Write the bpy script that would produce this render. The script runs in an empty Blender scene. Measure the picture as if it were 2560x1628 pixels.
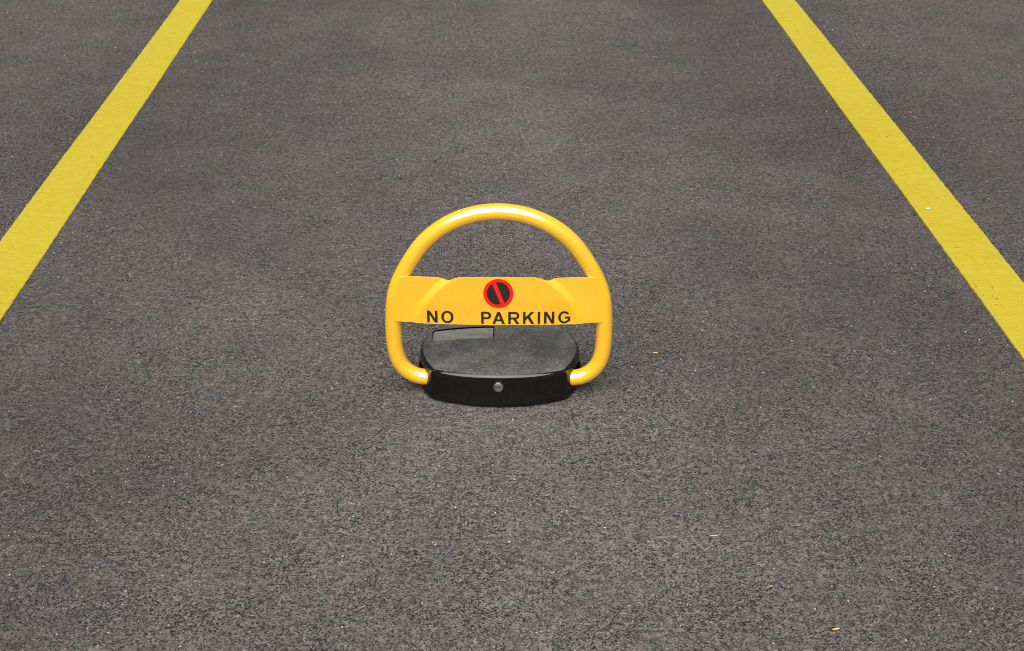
import bpy, bmesh, math, random
from mathutils import Vector, Matrix, noise
random.seed(7)
sc = bpy.context.scene
col = sc.collection
R = math.radians

# ------------------------------------------------------------------ camera
cam = bpy.data.cameras.new('camera')
cam.sensor_width = 36.0
cam.lens = 36.0 * 3560.0 / 2560.0
cam.clip_start = 0.05
cam.clip_end = 400.0
cam.dof.use_dof = True
cam.dof.focus_distance = 3.0
cam.dof.aperture_fstop = 16.0
co = bpy.data.objects.new('camera', cam)
col.objects.link(co)
co.location = (-0.0339427, -2.6182074, 1.4771847)
co.rotation_euler = (R(90 - 26.8416), 0.0, R(-1.3210))
sc.camera = co

# ------------------------------------------------------------------ light: bright overcast
SUN_EL, SUN_AZ = 56.0, 189.0            # azimuth from +Y clockwise: behind the camera, a little to its left
w = bpy.data.worlds.new('World')
sc.world = w
w.use_nodes = True
nt = w.node_tree
bg = nt.nodes['Background']
sky = nt.nodes.new('ShaderNodeTexSky')
sky.sky_type = 'NISHITA'
sky.sun_disc = False
sky.sun_elevation = R(SUN_EL)
sky.sun_rotation = R(SUN_AZ)
sky.dust_density = 4.0
sky.air_density = 1.0
hs = nt.nodes.new('ShaderNodeHueSaturation')       # cloud cover greys the sky
hs.inputs['Saturation'].default_value = 0.22
nt.links.new(sky.outputs[0], hs.inputs['Color'])
nt.links.new(hs.outputs[0], bg.inputs['Color'])
bg.inputs['Strength'].default_value = 0.05
sun = bpy.data.lights.new('sun', 'SUN')
sun.energy = 4.5
sun.angle = R(72)
sun.color = (1.0, 0.965, 0.93)
so = bpy.data.objects.new('sun', sun)
col.objects.link(so)
az, el = R(SUN_AZ), R(SUN_EL)
sdir = Vector((math.sin(az) * math.cos(el), math.cos(az) * math.cos(el), math.sin(el)))
so.location = sdir * 20
so.rotation_euler = (-sdir).to_track_quat('-Z', 'Y').to_euler()
sc.cycles.filter_width = 1.0
sc.view_settings.view_transform = 'Standard'
sc.view_settings.look = 'None'
sc.view_settings.exposure = 0.27
sc.view_settings.gamma = 1.0
sc.view_settings.use_curve_mapping = False


# ------------------------------------------------------------------ helpers
def tag(o, label=None, cat=None, group=None, kind=None):
    for k, v in (('label', label), ('category', cat), ('group', group), ('kind', kind)):
        if v:
            o[k] = v
    return o


def link(name, me, mat=None, parent=None, smooth=None):
    if mat:
        me.materials.append(mat)
    if smooth is not None:
        for p in me.polygons:
            p.use_smooth = True
        if smooth:
            me.set_sharp_from_angle(angle=R(smooth))
    o = bpy.data.objects.new(name, me)
    col.objects.link(o)
    if parent:
        o.parent = parent
    return o


def mesh(name, vs, fs):
    me = bpy.data.meshes.new(name)
    me.from_pydata([tuple(v) for v in vs], [], fs)
    me.update()
    return me


def fix(me):
    bm = bmesh.new()
    bm.from_mesh(me)
    bmesh.ops.remove_doubles(bm, verts=bm.verts, dist=1e-6)
    bmesh.ops.recalc_face_normals(bm, faces=bm.faces)
    bm.to_mesh(me)
    bm.free()
    return me


def sstep(a, b, x):
    t = max(0.0, min(1.0, (x - a) / (b - a)))
    return t * t * (3 - 2 * t)


def catmull(pts, n, closed=False):
    P = [Vector(p) for p in pts]
    out = []
    m = len(P)
    for i in range(m if closed else m - 1):
        g = (lambda k: P[k % m]) if closed else (lambda k: P[max(0, min(m - 1, k))])
        p0, p1, p2, p3 = g(i - 1), g(i), g(i + 1), g(i + 2)
        d0 = max(1e-6, (p1 - p0).length ** .5)
        d1 = max(1e-6, (p2 - p1).length ** .5)
        d2 = max(1e-6, (p3 - p2).length ** .5)
        m1 = (p1 - p0) / d0 - (p2 - p0) / (d0 + d1) + (p2 - p1) / d1 if d0 > 1e-3 else (p2 - p1) / d1
        m2 = (p2 - p1) / d1 - (p3 - p1) / (d1 + d2) + (p3 - p2) / d2 if d2 > 1e-3 else (p2 - p1) / d1
        m1, m2 = m1 * d1, m2 * d1
        for k in range(n):
            t = k / n
            out.append((2 * t**3 - 3 * t**2 + 1) * p1 + (t**3 - 2 * t**2 + t) * m1 + (-2 * t**3 + 3 * t**2) * p2 + (t**3 - t**2) * m2)
    if not closed:
        out.append(P[-1])
    return out


class NT:
    """small wrapper for writing shader nodes"""
    def __init__(self, name):
        self.m = bpy.data.materials.new(name)
        self.m.use_nodes = True
        self.t = self.m.node_tree
        self.b = self.t.nodes['Principled BSDF']
        self.pos = self.n('ShaderNodeTexCoord').outputs['Object']

    def n(self, typ, **kw):
        nd = self.t.nodes.new(typ)
        for k, v in kw.items():
            setattr(nd, k, v)
        return nd

    def put(self, sock, v):
        if hasattr(v, 'links') or hasattr(v, 'is_linked'):
            self.t.links.new(v, sock)
        else:
            if hasattr(sock.default_value, '__len__') and len(sock.default_value) == 4 and len(v) == 3:
                v = (*v, 1)
            sock.default_value = v

    def math(self, op, a, b=0.0, c=None, clamp=False):
        nd = self.n('ShaderNodeMath', operation=op, use_clamp=clamp)
        self.put(nd.inputs[0], a)
        self.put(nd.inputs[1], b)
        if c is not None:
            self.put(nd.inputs[2], c)
        return nd.outputs[0]

    def ramp(self, v, a, b, lo=0.0, hi=1.0, smooth=True):
        nd = self.n('ShaderNodeMapRange', interpolation_type='SMOOTHSTEP' if smooth else 'LINEAR')
        for i, x in enumerate((v, a, b, lo, hi)):
            self.put(nd.inputs[i], x)
        return nd.outputs[0]

    def noise(self, scale, detail=2.0, rough=.5, vec=None, dist=0.0, color=False):
        nd = self.n('ShaderNodeTexNoise')
        self.put(nd.inputs['Vector'], vec or self.pos)
        for k, v in (('Scale', scale), ('Detail', detail), ('Roughness', rough), ('Distortion', dist)):
            nd.inputs[k].default_value = v
        return nd.outputs['Color' if color else 'Fac']

    def voro(self, scale, feature='F1', vec=None, rand=1.0):
        nd = self.n('ShaderNodeTexVoronoi', feature=feature)
        self.put(nd.inputs['Vector'], vec or self.pos)
        nd.inputs['Scale'].default_value = scale
        nd.inputs['Randomness'].default_value = rand
        return nd

    def mix(self, f, a, b, mode='MIX'):
        nd = self.n('ShaderNodeMix', data_type='RGBA', blend_type=mode)
        self.put(nd.inputs[0], f)
        self.put(nd.inputs[6], a)
        self.put(nd.inputs[7], b)
        return nd.outputs[2]

    def scale(self, sx, sy, sz, vec=None):
        nd = self.n('ShaderNodeMapping')
        self.put(nd.inputs['Vector'], vec or self.pos)
        nd.inputs['Scale'].default_value = (sx, sy, sz)
        return nd.outputs[0]

    def xyz(self, v):
        nd = self.n('ShaderNodeSeparateXYZ')
        self.put(nd.inputs[0], v)
        return nd.outputs

    def bump(self, h, dist, strength=1.0, normal=None):
        nd = self.n('ShaderNodeBump')
        nd.inputs['Strength'].default_value = strength
        nd.inputs['Distance'].default_value = dist
        self.put(nd.inputs['Height'], h)
        if normal:
            self.put(nd.inputs['Normal'], normal)
        return nd.outputs[0]

    def set(self, **kw):
        for k, v in kw.items():
            self.put(self.b.inputs[k.replace('_', ' ')], v)
        return self.m


# ------------------------------------------------------------------ materials
def mat_asphalt():
    s = NT('asphalt')
    # warp so that stones and pits are not round
    wn = s.noise(70, 2, .5, color=True)
    va = s.n('ShaderNodeVectorMath', operation='MULTIPLY_ADD')
    s.put(va.inputs[0], wn)
    va.inputs[1].default_value = (.007, .007, 0)
    s.put(va.inputs[2], s.pos)
    wp = va.outputs[0]
    stones = s.voro(230, 'F1', wp)
    edge = s.voro(230, 'DISTANCE_TO_EDGE', wp).outputs['Distance']
    stones2 = s.voro(330, 'F1', wp)
    pit = s.noise(235, 3, .62, wp)
    pit2 = s.noise(110, 2, .5, wp)
    # pits: where the binder has sunk between the stones
    dens = s.noise(9, 3, .6)
    thr = s.ramp(dens, .32, .68, .395, .465)
    open_ = s.math('SUBTRACT', thr, s.math('MULTIPLY_ADD', pit, .75, s.math('MULTIPLY', pit2, .25)))
    pitm = s.ramp(open_, -.015, .045)
    crack = s.math('MULTIPLY', s.ramp(edge, .03, .16, 1, 0), s.ramp(pit, .34, .46, 1, 0))
    # thin black fissures that wander between groups of stones, in clusters
    fn = s.noise(120, 3, .58, wp)
    fiss = s.ramp(s.math('ABSOLUTE', s.math('SUBTRACT', fn, .5)), .010, .036, 1, 0)
    gate = s.math('MULTIPLY', s.ramp(s.noise(70, 3, .65), .43, .53), s.ramp(s.noise(11, 2, .5), .34, .60, .60, 1.0))
    dark = s.math('MAXIMUM', s.math('MAXIMUM', pitm, crack), s.math('MULTIPLY', fiss, gate), clamp=True)
    # stone to stone value
    rnd = s.xyz(stones.outputs['Color'])
    rnd2 = s.xyz(stones2.outputs['Color'])
    val = s.math('MULTIPLY', s.ramp(rnd[0], 0, 1, .76, 1.28, False), s.ramp(rnd2[0], 0, 1, .78, 1.25, False))
    coarse = s.voro(88, 'F1', wp)
    val = s.math('MULTIPLY', val, s.ramp(s.xyz(coarse.outputs['Color'])[0], 0, 1, .90, 1.10, False))
    val = s.math('MULTIPLY', val, s.ramp(s.noise(42, 3, .65), .32, .68, .93, 1.07))
    # broad, soft-edged stains and worn areas of the surfacing itself
    big = s.noise(.9, 4, .55)
    mid = s.noise(4.5, 4, .6)
    patch = s.math('MULTIPLY', s.ramp(big, .30, .70, .86, 1.14), s.ramp(mid, .3, .7, .90, 1.10))
    # light falloff painted into the colour: bright mid bay, dark along the painted lines
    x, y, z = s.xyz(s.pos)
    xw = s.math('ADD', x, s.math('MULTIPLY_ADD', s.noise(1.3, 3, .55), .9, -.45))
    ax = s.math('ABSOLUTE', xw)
    light_falloff = s.ramp(ax, .05, 1.10, 1.16, .86)
    out = s.ramp(s.math('ABSOLUTE', x), 1.28, 1.70, 0, .12)  # painted brightness rises again outside the lines
    light_falloff = s.math('ADD', light_falloff, out)
    val = s.math('MULTIPLY', s.math('MULTIPLY', val, patch), light_falloff)
    tint = s.ramp(s.noise(5.0, 3, .6), .42, .58)
    base = s.mix(tint, (.112, .104, .099), (.118, .102, .098))
    vv = s.n('ShaderNodeCombineXYZ')
    for i in range(3):
        s.put(vv.inputs[i], val)
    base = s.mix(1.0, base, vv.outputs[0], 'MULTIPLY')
    base = s.mix(s.math('MULTIPLY', dark, .96), base, (.008, .0075, .008))
    # pale and ochre stones among the aggregate
    fl = s.voro(190, 'F1')
    fr = s.xyz(fl.outputs['Color'])
    spot = s.math('MULTIPLY', s.ramp(fl.outputs['Distance'], .18, .34, 1, 0), s.ramp(fr[1], .952, .982))
    base = s.mix(s.math('MULTIPLY', spot, .7), base, s.mix(s.ramp(fr[2], .72, .74), (.46, .44, .42), (.42, .22, .09)))
    h = s.math('ADD', s.math('MULTIPLY', s.math('SUBTRACT', 1.0, dark), .9), s.math('MULTIPLY', rnd[1], .22))
    h = s.math('ADD', h, s.math('MULTIPLY', s.noise(420, 2, .6), .34))
    nrm = s.bump(h, .0042, 1.0)
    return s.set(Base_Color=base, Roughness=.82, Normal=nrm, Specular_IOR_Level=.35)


def mat_line():
    s = NT('road_paint')
    n1 = s.noise(2.2, 4, .6)
    n2 = s.noise(38, 3, .6)
    n3 = s.noise(150, 2, .5)
    base = s.mix(s.ramp(n1, .3, .7), (.405, .318, .004), (.43, .345, .011))
    base = s.mix(s.ramp(n2, .35, .7, 0, .45), base, (.47, .39, .05))
    base = s.mix(s.ramp(n3, .36, .30, 0, .5), base, (.40, .31, .008))
    pit = s.math('MULTIPLY', s.ramp(s.noise(95, 2, .55), .32, .27), s.ramp(s.noise(6, 2, .5), .42, .6))
    base = s.mix(s.math('MULTIPLY', pit, .85), base, (.09, .075, .02))
    h = s.math('SUBTRACT', s.math('ADD', s.math('MULTIPLY', n3, .6), s.math('MULTIPLY', s.noise(75, 3, .6), .8)), pit)
    return s.set(Base_Color=base, Roughness=.62, Normal=s.bump(h, .0024, .8))


def mat_yellow():
    s = NT('yellow_powder_coat')
    n = s.noise(14, 3, .5)
    base = s.mix(s.ramp(n, .3, .7), (.988, .530, .001), (.988, .555, .002))
    scuff = s.math('MULTIPLY', s.ramp(s.noise(60, 4, .65), .64, .76), .12)
    base = s.mix(scuff, base, (.45, .30, .05))
    return s.set(Base_Color=base, Roughness=.3, IOR=1.5, Coat_Weight=1.0, Coat_Roughness=.03, Coat_IOR=2.6,
                 Normal=s.bump(s.noise(220, 2, .5), .0004, .06))


def mat_plastic():
    s = NT('black_plastic')
    g = s.n('ShaderNodeNewGeometry').outputs['Normal']
    up = s.ramp(s.xyz(g)[2], .86, 1.0)
    st = s.scale(1, 2.2, 1)
    haze = s.ramp(s.noise(16, 5, .62), .30, .72)
    fleck = s.ramp(s.noise(170, 3, .62, st), .56, .66)
    fleck2 = s.ramp(s.noise(75, 4, .65, s.scale(1, 1.7, 1), 1.2), .60, .78)
    dots = s.voro(130, 'F1', s.scale(1, 1.6, 1))
    dot = s.math('MULTIPLY', s.ramp(dots.outputs['Distance'], .10, .30, 1, 0), s.ramp(s.xyz(dots.outputs['Color'])[0], .55, .8))
    dust = s.math('MULTIPLY_ADD', s.math('MULTIPLY_ADD', haze, .22, .16), 1.0, s.math('MULTIPLY', fleck, .42))
    dust = s.math('ADD', dust, s.math('MULTIPLY', fleck2, .34))
    dust = s.math('ADD', dust, s.math('MULTIPLY', dot, .42), clamp=True)
    dust = s.math('MULTIPLY', dust, up)
    base = s.mix(dust, (.0016, .0015, .0017), (.30, .295, .27))
    rough = s.math('MULTIPLY_ADD', dust, .5, s.math('MULTIPLY_ADD', up, .16, .10))
    return s.set(Base_Color=base, Roughness=rough, IOR=1.56, Normal=s.bump(s.noise(500, 2, .5), .0003, .12))


def mat_plain(name, c, rough, metal=0.0, **kw):
    s = NT(name)
    n = s.noise(180, 3, .6)
    base = s.mix(s.ramp(n, .3, .7), tuple(x * .9 for x in c), tuple(min(1, x * 1.12) for x in c))
    return s.set(Base_Color=base, Roughness=rough, Metallic=metal, **kw)


def mat_panel():
    s = NT('solar_cell_glass')
    x, y, z = s.xyz(s.pos)
    fx = s.ramp(s.math('ABSOLUTE', s.math('SUBTRACT', s.math('FRACT', s.math('MULTIPLY', x, 380.0)), .5)), .36, .5)
    fy = s.ramp(s.math('ABSOLUTE', s.math('SUBTRACT', s.math('FRACT', s.math('MULTIPLY', y, 42.0)), .5)), .46, .5)
    grid = s.math('MAXIMUM', s.math('MULTIPLY', fx, .35), fy)
    cell = s.mix(grid, (.10, .10, .09), (.20, .195, .175))
    dirt = s.ramp(s.noise(30, 5, .65, s.scale(1, 2.5, 1)), .34, .66, .25, .75)
    smear = s.ramp(s.noise(60, 4, .6, s.scale(.35, 1.6, 1)), .60, .72, 0, .7)
    base = s.mix(dirt, cell, (.29, .28, .25))
    base = s.mix(smear, base, (.045, .045, .04))
    return s.set(Base_Color=base, Roughness=.30, IOR=1.5)


M_ASPH, M_LINE, M_YEL, M_BLK, M_PANEL = mat_asphalt(), mat_line(), mat_yellow(), mat_plastic(), mat_panel()
M_BASE = mat_plain('black_rubber', (.012, .012, .012), .7)
M_INK = mat_plain('black_print', (.022, .016, .012), .38)
M_RED = mat_plain('red_print', (.80, .012, .008), .34)
M_STEEL = mat_plain('lock_steel', (.42, .42, .41), .36, 1.0)
M_HOLE = mat_plain('keyhole_black', (.01, .01, .01), .6)
M_STRAW = mat_plain('dry_straw', (.78, .46, .15), .7)
M_CHIP = mat_plain('pale_stone', (.70, .68, .70), .6)

# ------------------------------------------------------------------ ground
NX, NY = 60, 60
vs, fs = [], []
gx = [-120, -40, -12] + [-4 + 8 * i / 40 for i in range(41)] + [12, 40, 120]
gy = [-60, -20, -8] + [-3 + 9 * i / 45 for i in range(46)] + [12, 40, 160]
for yy in gy:
    for xx in gx:
        vs.append((xx, yy, 0.0))
W_ = len(gx)
for j in range(len(gy) - 1):
    for i in range(W_ - 1):
        a = j * W_ + i
        fs.append((a, a + 1, a + W_ + 1, a + W_))
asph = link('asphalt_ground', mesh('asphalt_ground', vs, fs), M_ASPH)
tag(asph, kind='structure')


def painted_line(x0, x1, seed, label):
    """a strip of thick road paint: raised 3.5 mm, its edges ragged where the paint ran over the stones"""
    rg = random.Random(seed)
    y0, y1, st = -3.2, 7.5, .004
    n = int((y1 - y0) / st)
    top, vs, fs = .0035, [], []

    def rag(k, y):
        a = noise.noise(Vector((k * 7.3, y * 130, seed))) * .0015 + noise.noise(Vector((k * 3.1, y * 38, seed))) * .0009
        b = noise.noise(Vector((k * 5.7, y * 1.3, seed))) * .0030
        return a + b + (rg.random() - .5) * .0012
    for i in range(n + 1):
        y = y0 + i * st
        a, b = x0 + rag(1, y), x1 + rag(2, y)
        for xx, zz in ((a - .0008, -.001), (a, top - .0009), (a + .003, top), ((a + b) / 2, top + .0002), (b - .003, top), (b, top - .0009), (b + .0008, -.001)):
            vs.append((xx, y, zz))
    for i in range(n):
        for k in range(6):
            a = i * 7 + k
            fs.append((a, a + 1, a + 8, a + 7))
    o = link('bay_line', mesh('bay_line', vs, fs), M_LINE)
    return tag(o, label, 'painted line', 'yellow lines marking the parking bay')


HW, LW = 1.15, .1354
painted_line(-HW - LW, -HW, 3, 'yellow painted bay line on the asphalt running along the left of the barrier')
painted_line(HW, HW + LW, 11, 'yellow painted bay line right of the barrier, slightly pitted, a white chip lying on it')

# ------------------------------------------------------------------ parking barrier
root = bpy.data.objects.new('parking_barrier', None)
col.objects.link(root)
root.location = (-.003, -.0655, 0)
root.rotation_euler = (0, 0, R(-2.0))
root.empty_display_size = .2
tag(root, 'black parking barrier with a raised yellow hoop and a no parking plate, standing mid bay', 'parking barrier')

HY = .060            # hoop plane, metres behind the front of the housing

# --- housing
half = [(0, -.003), (.045, -.0002), (.083, .0065), (.112, .0155), (.128, .0225), (.1365, .0280), (.1425, .0360), (.150, .0520), (.160, .078), (.167, .105), (.1702, .130),
        (.1688, .155), (.163, .180), (.153, .204), (.138, .228), (.115, .250), (.08, .268), (.04, .279)]
full = [(x, y, 0) for x, y in half] + [(0, .283, 0)] + [(-x, y, 0) for x, y in reversed(half[1:])]
outl = catmull(full, 7, True)
NO = len(outl)
nrm2 = []
for i in range(NO):
    t = (outl[(i + 1) % NO] - outl[i - 1]).normalized()
    nrm2.append(Vector((t.y, -t.x, 0)))
CEN = Vector((0, .140, 0))


def zrim(x):
    return .0655 + .006 * (1 - (x / .17) ** 2)


def ztop(x, y, s=None):
    if s is None:
        s = min(1.0, math.hypot(x / .165, (y - .14) / .142))
    return zrim(x) + .0035 * (1 - s * s)


vs, fs = [], []
rings = []


def ring(off, zf):
    r = []
    for i in range(NO):
        p = outl[i] + nrm2[i] * off
        r.append(len(vs))
        vs.append((p.x, p.y, zf(p.x, p.y)))
    rings.append(r)


def low(z):
    return lambda x, y: z - (.0035 * sstep(.078, .066, abs(x)) if y < .03 else 0)


ring(.0045, lambda x, y: low(.0055)(x, y))
ring(.0068, lambda x, y: low(.0055)(x, y))
ring(.0072, lambda x, y: low(.0085)(x, y))
ring(.0058, lambda x, y: .0115)
for f in (.3, .55, .8):
    ring(.0052 * (1 - f), lambda x, y, f=f: .0115 + f * (zrim(x) - .0108 - .0115))
ring(.0004, lambda x, y: zrim(x) - .0108)
FR = .0098
for k in range(0, 7):
    t = math.pi / 2 * k / 6
    ring(-FR * (1 - math.cos(t)), lambda x, y, t=t: zrim(x) - FR + FR * math.sin(t))
last = [Vector(vs[i]) for i in rings[-1]]
for s in (.93, .85, .75, .65, .54, .43, .32, .21, .10):
    r = []
    for p in last:
        q = CEN + (Vector((p.x, p.y, 0)) - CEN) * s
        r.append(len(vs))
        vs.append((q.x, q.y, zrim(q.x) + .0035 * (1 - s * s)))
    rings.append(r)
for a, b in zip(rings, rings[1:]):
    for i in range(NO):
        j = (i + 1) % NO
        fs.append((a[i], a[j], b[j], b[i]))
vs.append((0, .14, zrim(0) + .0035))
for i in range(NO):
    fs.append((rings[-1][i], rings[-1][(i + 1) % NO], len(vs) - 1))
vs.append((0, .14, .0055))
for i in range(NO):
    fs.append((rings[0][(i + 1) % NO], rings[0][i], len(vs) - 1))
hous = link('housing', fix(mesh('housing', vs, fs)), M_BLK, root)


def prism(poly, z0, z1):
    n = len(poly)
    v = [(x, y, z0) for x, y in poly] + [(x, y, z1) for x, y in poly]
    f = [tuple(range(n - 1, -1, -1)), tuple(range(n, 2 * n))] + [(i, (i + 1) % n, n + (i + 1) % n, n + i) for i in range(n)]
    return v, f


# openings: the slots at both sides through which the hoop swings, and the recess of the solar panel
cv, cf = [], []


def addp(v, f):
    b = len(cv)
    cv.extend(v)
    cf.extend([tuple(i + b for i in q) for q in f])


PX0, PX1 = -.1475, -.0125


def pan_back(x):
    return .2085 + .0085 * (1 - ((x - PX1) / (PX0 - PX1)) ** 2)


ppoly = [(PX0, .1560), (PX1, .1600)] + [(PX1 + (PX0 - PX1) * k / 10, pan_back(PX1 + (PX0 - PX1) * k / 10)) for k in range(11)]
addp(*prism(ppoly, .0605, .12))
for sg in (-1, 1):
    prof = [(.060, .004), (.118, .004), (.118, .036), (.114, .044), (.106, .0485), (.096, .050), (.060, .050)]
    xa, xb = sg * .140, sg * .20
    v = [(xa, y, z - .006 if z < .01 else z) for y, z in prof] + [(xb, y, z - .006 if z < .01 else z) for y, z in prof]
    n = len(prof)
    addp(v, [tuple(range(n)), tuple(range(2 * n - 1, n - 1, -1))] + [(i, n + i, n + (i + 1) % n, (i + 1) % n) for i in range(n)])
cut = link('cutter', fix(mesh('cutter', cv, cf)), None, root)
bo = hous.modifiers.new('openings', 'BOOLEAN')
bo.operation = 'DIFFERENCE'
bo.solver = 'EXACT'
bo.object = cut
dg = bpy.context.evaluated_depsgraph_get()
nm = bpy.data.meshes.new_from_object(hous.evaluated_get(dg))
hous.modifiers.clear()
old = hous.data
hous.data = nm
nm.name = 'housing_cut'
bpy.data.objects.remove(cut)
bpy.data.meshes.remove(old)
for p in nm.polygons:
    p.use_smooth = True
nm.set_sharp_from_angle(angle=R(34))

# --- base plate under the housing
vs, fs = [], []
for z, off in ((0, .001), (.0052, .001)):
    for i in range(NO):
        p = outl[i] + nrm2[i] * off
        vs.append((p.x, p.y, z))
for i in range(NO):
    j = (i + 1) % NO
    fs.append((i, j, NO + j, NO + i))
fs.append(tuple(range(NO, 2 * NO)))
link('base_plate', mesh('base_plate', vs, fs), M_BASE, root)

# --- solar panel, sunk a little below the top
vs, fs = [], []
GX, GY = 30, 12
for j in range(GY + 1):
    for i in range(GX + 1):
        x = PX0 + .0030 + (PX1 - PX0 - .0056) * i / GX
        yf = .1560 + .0040 * (x - PX0) / (PX1 - PX0) + .0008
        yb = pan_back(x) - .0040
        y = yf + (yb - yf) * j / GY
        vs.append((x, y, ztop(x, y) - .0020))
for j in range(GY):
    for i in range(GX):
        a = j * (GX + 1) + i
        fs.append((a, a + 1, a + GX + 2, a + GX + 1))
me = mesh('solar_panel', vs, fs)
bm = bmesh.new()
bm.from_mesh(me)
ex = bmesh.ops.extrude_face_region(bm, geom=bm.faces[:])
for v in [g for g in ex['geom'] if isinstance(g, bmesh.types.BMVert)]:
    v.co.z -= .003
bmesh.ops.recalc_face_normals(bm, faces=bm.faces)
bm.to_mesh(me)
bm.free()
link('solar_panel', me, M_PANEL, root, 35)

# --- hoop: one bent tube
TR = .0170
hp = []
for k in range(0, 7):
    t = R(60) * k / 6
    hp.append((.2003 * math.sin(t), .2067 + .2003 * math.cos(t)))
hp += [(.1905, .2770), (.2030, .2500), (.2112, .2220), (.2148, .1970), (.2166, .1650), (.2168, .1320), (.2150, .1010), (.2078, .0720), (.1935, .0505), (.1730, .0375), (.1510, .0335), (.1300, .0333)]
axis = [(x, HY, z) for x, z in reversed(hp)] + [(-x, HY, z) for x, z in hp[1:]]
path = catmull(axis, 8)
vs, fs = [], []
NS = 36
for i, p in enumerate(path):
    t = (path[min(i + 1, len(path) - 1)] - path[max(i - 1, 0)]).normalized()
    n = Vector((0, 1, 0)).cross(t).normalized()
    for k in range(NS):
        a = 2 * math.pi * k / NS
        vs.append(p + n * (TR * math.cos(a)) + Vector((0, 1, 0)) * (TR * math.sin(a)))
for i in range(len(path) - 1):
    for k in range(NS):
        a, b = i * NS + k, i * NS + (k + 1) % NS
        fs.append((a, b, b + NS, a + NS))
fs.append(tuple(range(NS)))
fs.append(tuple(range(len(vs) - NS, len(vs))))
link('hoop', fix(mesh('hoop', vs, fs)), M_YEL, root, 50)

# --- sign plate: pressed sheet with a raised disc in the middle
DZ, DR, DWID = .1275, .1760, .0068


def plate_y(x, z):
    r = math.hypot(x, z - DZ)
    d = .0100 * sstep(DR + DWID, DR - DWID, r) * (.40 + .60 * sstep(.172, .235, z))
    return .0428 - (.0036 + .0045 * sstep(.235, .172, z)) * (1 - (x / .21) ** 2) - d


def plate_top(x):
    a = abs(x)
    return .2730 + .0044 * sstep(.102, .072, a) - .0030 * math.exp(-((a - .102) / .015) ** 2) - .0012 * sstep(.17, .115, a) * sstep(.085, .105, a)


def plate_bot(x):
    return .1720 - .0010 * (1 - (x / .21) ** 2)


PNX, PNZ = 220, 56
vs, fs = [], []
for j in range(PNZ + 1):
    v = j / PNZ
    hw = .2180 + (.2000 - .2180) * v
    for i in range(PNX + 1):
        x = -hw + 2 * hw * i / PNX
        z = plate_bot(x) + (plate_top(x) - plate_bot(x)) * v
        vs.append((x, plate_y(x, z), z))
nf = len(vs)
vs += [(x, y + .0028, z) for x, y, z in vs]
P1 = PNX + 1
for j in range(PNZ):
    for i in range(PNX):
        a = j * P1 + i
        fs.append((a, a + 1, a + P1 + 1, a + P1))
        fs.append((nf + a + 1, nf + a, nf + a + P1, nf + a + P1 + 1))
for i in range(PNX):
    a, t = i, PNZ * P1 + i
    fs.append((a + 1, a, nf + a, nf + a + 1))
    fs.append((t, t + 1, nf + t + 1, nf + t))
for j in range(PNZ):
    a, b = j * P1, j * P1 + PNX
    fs.append((a, a + P1, nf + a + P1, nf + a))
    fs.append((b + P1, b, nf + b, nf + b + P1))
plate = link('sign_plate', mesh('sign_plate', vs, fs), M_YEL, root, 40)


def on_plate(x, z, d):
    return (x, plate_y(x, z) - d, z)


def flat(name, quads, mat, d0=.00045, nu=10, nv=4):
    """flat print on the plate; quads are four (x, z) corners each"""
    vs, fs = [], []
    for q, quad in enumerate(quads):
        b = len(vs)
        (ax, az), (bx, bz), (cx, cz), (dx, dz) = quad
        for j in range(nv + 1):
            for i in range(nu + 1):
                u, v = i / nu, j / nv
                x = (ax * (1 - u) + bx * u) * (1 - v) + (dx * (1 - u) + cx * u) * v
                z = (az * (1 - u) + bz * u) * (1 - v) + (dz * (1 - u) + cz * u) * v
                vs.append(on_plate(x, z, d0 + q * .000002))
        for j in range(nv):
            for i in range(nu):
                a = b + j * (nu + 1) + i
                fs.append((a, a + 1, a + nu + 2, a + nu + 1))
    return link(name, fix(mesh(name, vs, fs)), mat, plate)


def arcq(cx, cz, rx, rz, wx, wz, a0, a1, n):
    """curved stroke as quads: outer radii rx, rz, stroke widths wx, wz"""
    qs = []
    for k in range(n):
        t0, t1 = R(a0 + (a1 - a0) * k / n), R(a0 + (a1 - a0) * (k + 1) / n)
        o = lambda t: (cx + rx * math.cos(t), cz + rz * math.sin(t))
        i = lambda t: (cx + (rx - wx) * math.cos(t), cz + (rz - wz) * math.sin(t))
        qs.append((o(t0), o(t1), i(t1), i(t0)))
    return qs


SW, SH = .0050, .0045      # upright and level stroke widths
CAP, BASE = .0276, .1737


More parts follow.
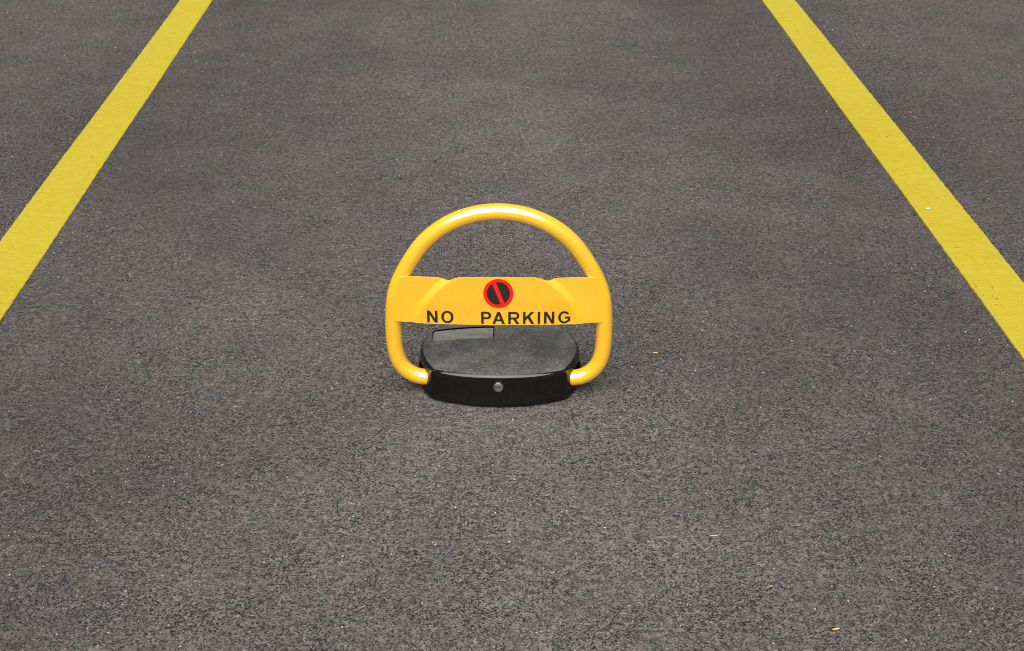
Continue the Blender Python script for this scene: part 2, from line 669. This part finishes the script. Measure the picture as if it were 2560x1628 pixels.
def glyph(ch, x0, x1, zb):
    W, H = x1 - x0, CAP
    r = lambda a, b, c, d: ((a, b), (c, b), (c, d), (a, d))
    q = []
    if ch == 'N':
        q = [r(0, 0, SW, H), r(W - SW, 0, W, H), ((SW * .0, H), (SW * 1.15, H), (W, 0), (W - SW * 1.15, 0))]
    elif ch == 'O':
        q = arcq(W / 2, H / 2, W / 2, H / 2 + .0005, SW, SH, 0, 360, 40)
    elif ch in 'PR':
        bowl = H * .46 if ch == 'P' else H * .45
        rz = (H - bowl + .0022) / 2 if ch == 'P' else (H - bowl + .0018) / 2
        cz = H - rz
        xs = W - rz if W > rz else W * .5
        q = [r(0, 0, SW, H), r(SW, H - SH, xs, H), r(SW, H - 2 * rz, xs, H - 2 * rz + SH)]
        q += arcq(xs, cz, W - xs - (.0006 if ch == 'R' else 0), rz, SW, SH, -90, 90, 18)
        if ch == 'R':
            q += [((W * .40, H - 2 * rz + .0012), (W * .40 + SW * 1.15, H - 2 * rz + .0012), (W, 0), (W - SW * 1.25, 0))]
    elif ch == 'A':
        q = [((0, 0), (SW * 1.08, 0), (W / 2 + SW * .55, H), (W / 2 - SW * .55, H)), ((W - SW * 1.08, 0), (W, 0), (W / 2 + SW * .55, H), (W / 2 - SW * .55, H)),
             r(W * .22, H * .235, W * .78, H * .235 + SH)]
    elif ch == 'K':
        q = [r(0, 0, SW, H), ((SW, H * .30), (SW, H * .30 + SH * 1.55), (W - SW * 1.35, H), (W, H)), ((W * .36, H * .56), (W * .36 + SW * .9, H * .68), (W, 0), (W - SW * 1.30, 0))]
    elif ch == 'I':
        q = [r(0, 0, W, H)]
    elif ch == 'G':
        q = arcq(W / 2, H / 2, W / 2, H / 2 + .0005, SW, SH, 38, 322, 36)
        q += [r(W * .55, H * .40, W, H * .40 + SH), r(W - SW, H * .16, W, H * .42)]
    return [[(x0 + a, zb + b) for a, b in quad] for quad in q]


for ch, x0, x1, dz in (('N', -.1448, -.1236, .0008), ('O', -.1160, -.0912, .0006), ('P', -.0349, -.0147, 0), ('A', -.0124, .0133, -.0004), ('R', .0200, .0430, -.0003), ('K', .0500, .0728, -.0001),
                       ('I', .0797, .0845, 0), ('N', .0926, .1134, .0002), ('G', .1212, .1457, .0006)):
    flat('letter', glyph(ch, x0, x1, BASE + dz), M_INK, nu=8 if ch in 'NAKI' else 4)

# no-parking symbol: black disc, red ring, red bar
SX, SZ, SR = 0.0002, .2432, .0302
flat('symbol_disc', arcq(SX, SZ, .0245, .0252, .0245, .0252, 0, 360, 48), M_INK, .00075, 2, 6)
flat('symbol_ring', arcq(SX, SZ, SR, SR + .0020, .0070, .0070, 0, 360, 64), M_RED, .00130, 2, 2)
bx, bz = .0090, -.0236
bw = .0041
ln = math.hypot(bx, bz)
px, pz = -bz / ln * bw, bx / ln * bw
flat('symbol_bar', [((SX - bx - px, SZ - bz - pz), (SX - bx + px, SZ - bz + pz), (SX + bx + px, SZ + bz + pz), (SX + bx - px, SZ + bz - pz))], M_RED, .00125, 3, 14)

# --- key lock in the front of the housing
LZ = .0475
prof = [(0, .0050), (.0030, .0050), (.0033, .0042), (.0042, .0042), (.0046, .0056), (.0062, .0056), (.0066, .0044), (.0074, .0044), (.0079, .0058), (.0094, .0054), (.0103, .0040), (.0105, .0015), (.0105, -.006)]
vs, fs = [], []
n = 40
for r_, d in prof:
    for k in range(n):
        a = 2 * math.pi * k / n
        vs.append((r_ * math.cos(a), -d, r_ * math.sin(a)))
for j in range(len(prof) - 1):
    for k in range(n):
        a, b = j * n + k, j * n + (k + 1) % n
        fs.append((a, b, b + n, a + n))
lock = link('lock_cylinder', fix(mesh('lock_cylinder', vs, fs)), M_STEEL, root, 30)
lock.location = (.0002, -.0052, LZ)
lock.rotation_euler = (R(-6), 0, 0)
v, f = prism([(-.0026, -.0007), (.0026, -.0007), (.0026, .0007), (-.0026, .0007)], .0045, .00525)
link('keyhole', mesh('keyhole', [(x, -z, y + .0006) for x, y, z in v], f), M_HOLE, lock)

# ------------------------------------------------------------------ small things on the ground


def straw(name, x, y, ln, wd, ang, mat, label, cat, bend=.1, group=None):
    vs, fs = [], []
    S, K = 5, 6
    for i in range(S):
        t = i / (S - 1) - .5
        w_ = wd * (1 - 1.1 * t * t)
        for k in range(K):
            a = 2 * math.pi * k / K
            vs.append((t * ln, w_ * .5 * math.cos(a) + bend * ln * t * t, .0004 + wd * .28 * (1 + math.sin(a))))
    for i in range(S - 1):
        for k in range(K):
            a, b = i * K + k, i * K + (k + 1) % K
            fs.append((a, b, b + K, a + K))
    fs += [tuple(range(K)), tuple(range(S * K - K, S * K))]
    o = link(name, fix(mesh(name, vs, fs)), mat, None, 50)
    o.location = (x, y, .001)
    o.rotation_euler = (0, 0, R(ang))
    return tag(o, label, cat, group)


G = 'bits of dry straw on the asphalt'
straw('straw', .347, .155, .0100, .0030, -14, M_STRAW, 'short pale straw bit on the asphalt beside the hoop', 'straw', group=G)
straw('straw', .531, -.801, .0120, .0034, 12, M_STRAW, 'short ochre straw bit lying on the nearest asphalt', 'straw', group=G)
straw('straw', .373, -.539, .0130, .0024, 4, M_STRAW, 'thin faded straw bit on the asphalt in front of the barrier', 'straw', .4, group=G)
straw('stone_chip', 1.183, .967, .0095, .0080, 20, M_CHIP, 'tiny white stone chip lying on the right yellow line', 'stone chip').location.z = .0042

# loose grit: pale, tan and rust-coloured grains
vs, fs, cols = [], [], []
rg = random.Random(21)
ico = [(0, 0, 1), (.9, 0, 0), (.2, .85, 0), (-.8, .45, 0), (-.75, -.5, 0), (.25, -.9, 0)]
for _ in range(3000):
    y = -1.0 + 4.8 * rg.random() ** 1.25
    x = (rg.random() - .5) * 2 * (.95 + .36 * (y + 1))
    s = rg.choice((.0007, .0009, .0011, .0013, .0017)) * (1 + .12 * (y + 1))
    if abs(abs(x) - 1.2177) < .085 and rg.random() < .93:
        continue
    if math.hypot(x / .19, (y - .09) / .2) < 1:
        continue
    z = .0036 if abs(abs(x) - 1.2177) < .07 else .0002
    q = rg.random()
    c = (.56, .54, .53) if q < .45 else (.50, .46, .42) if q < .84 else (.62, .42, .20) if q < .94 else (.55, .20, .06)
    b = len(vs)
    a0 = rg.random() * 6.3
    ca, sa = math.cos(a0), math.sin(a0)
    e = .6 + .8 * rg.random()
    for vx, vy, vz in ico:
        vx *= e
        vs.append((x + s * (vx * ca - vy * sa), y + s * (vx * sa + vy * ca), z + s * .75 * vz))
    for k in range(5):
        fs.append((b, b + 1 + k, b + 1 + (k + 1) % 5))
        cols.append(c)
me = mesh('grit', vs, fs)
at = me.color_attributes.new('grain', 'FLOAT_COLOR', 'CORNER')
flatc = []
for c in cols:
    flatc += [c[0], c[1], c[2], 1.0] * 3
at.data.foreach_set('color', flatc)
s = NT('grit_stone')
ca_ = s.n('ShaderNodeVertexColor', layer_name='grain')
s.set(Base_Color=ca_.outputs[0], Roughness=.55)
tag(link('grit', me, s.m), kind='stuff')
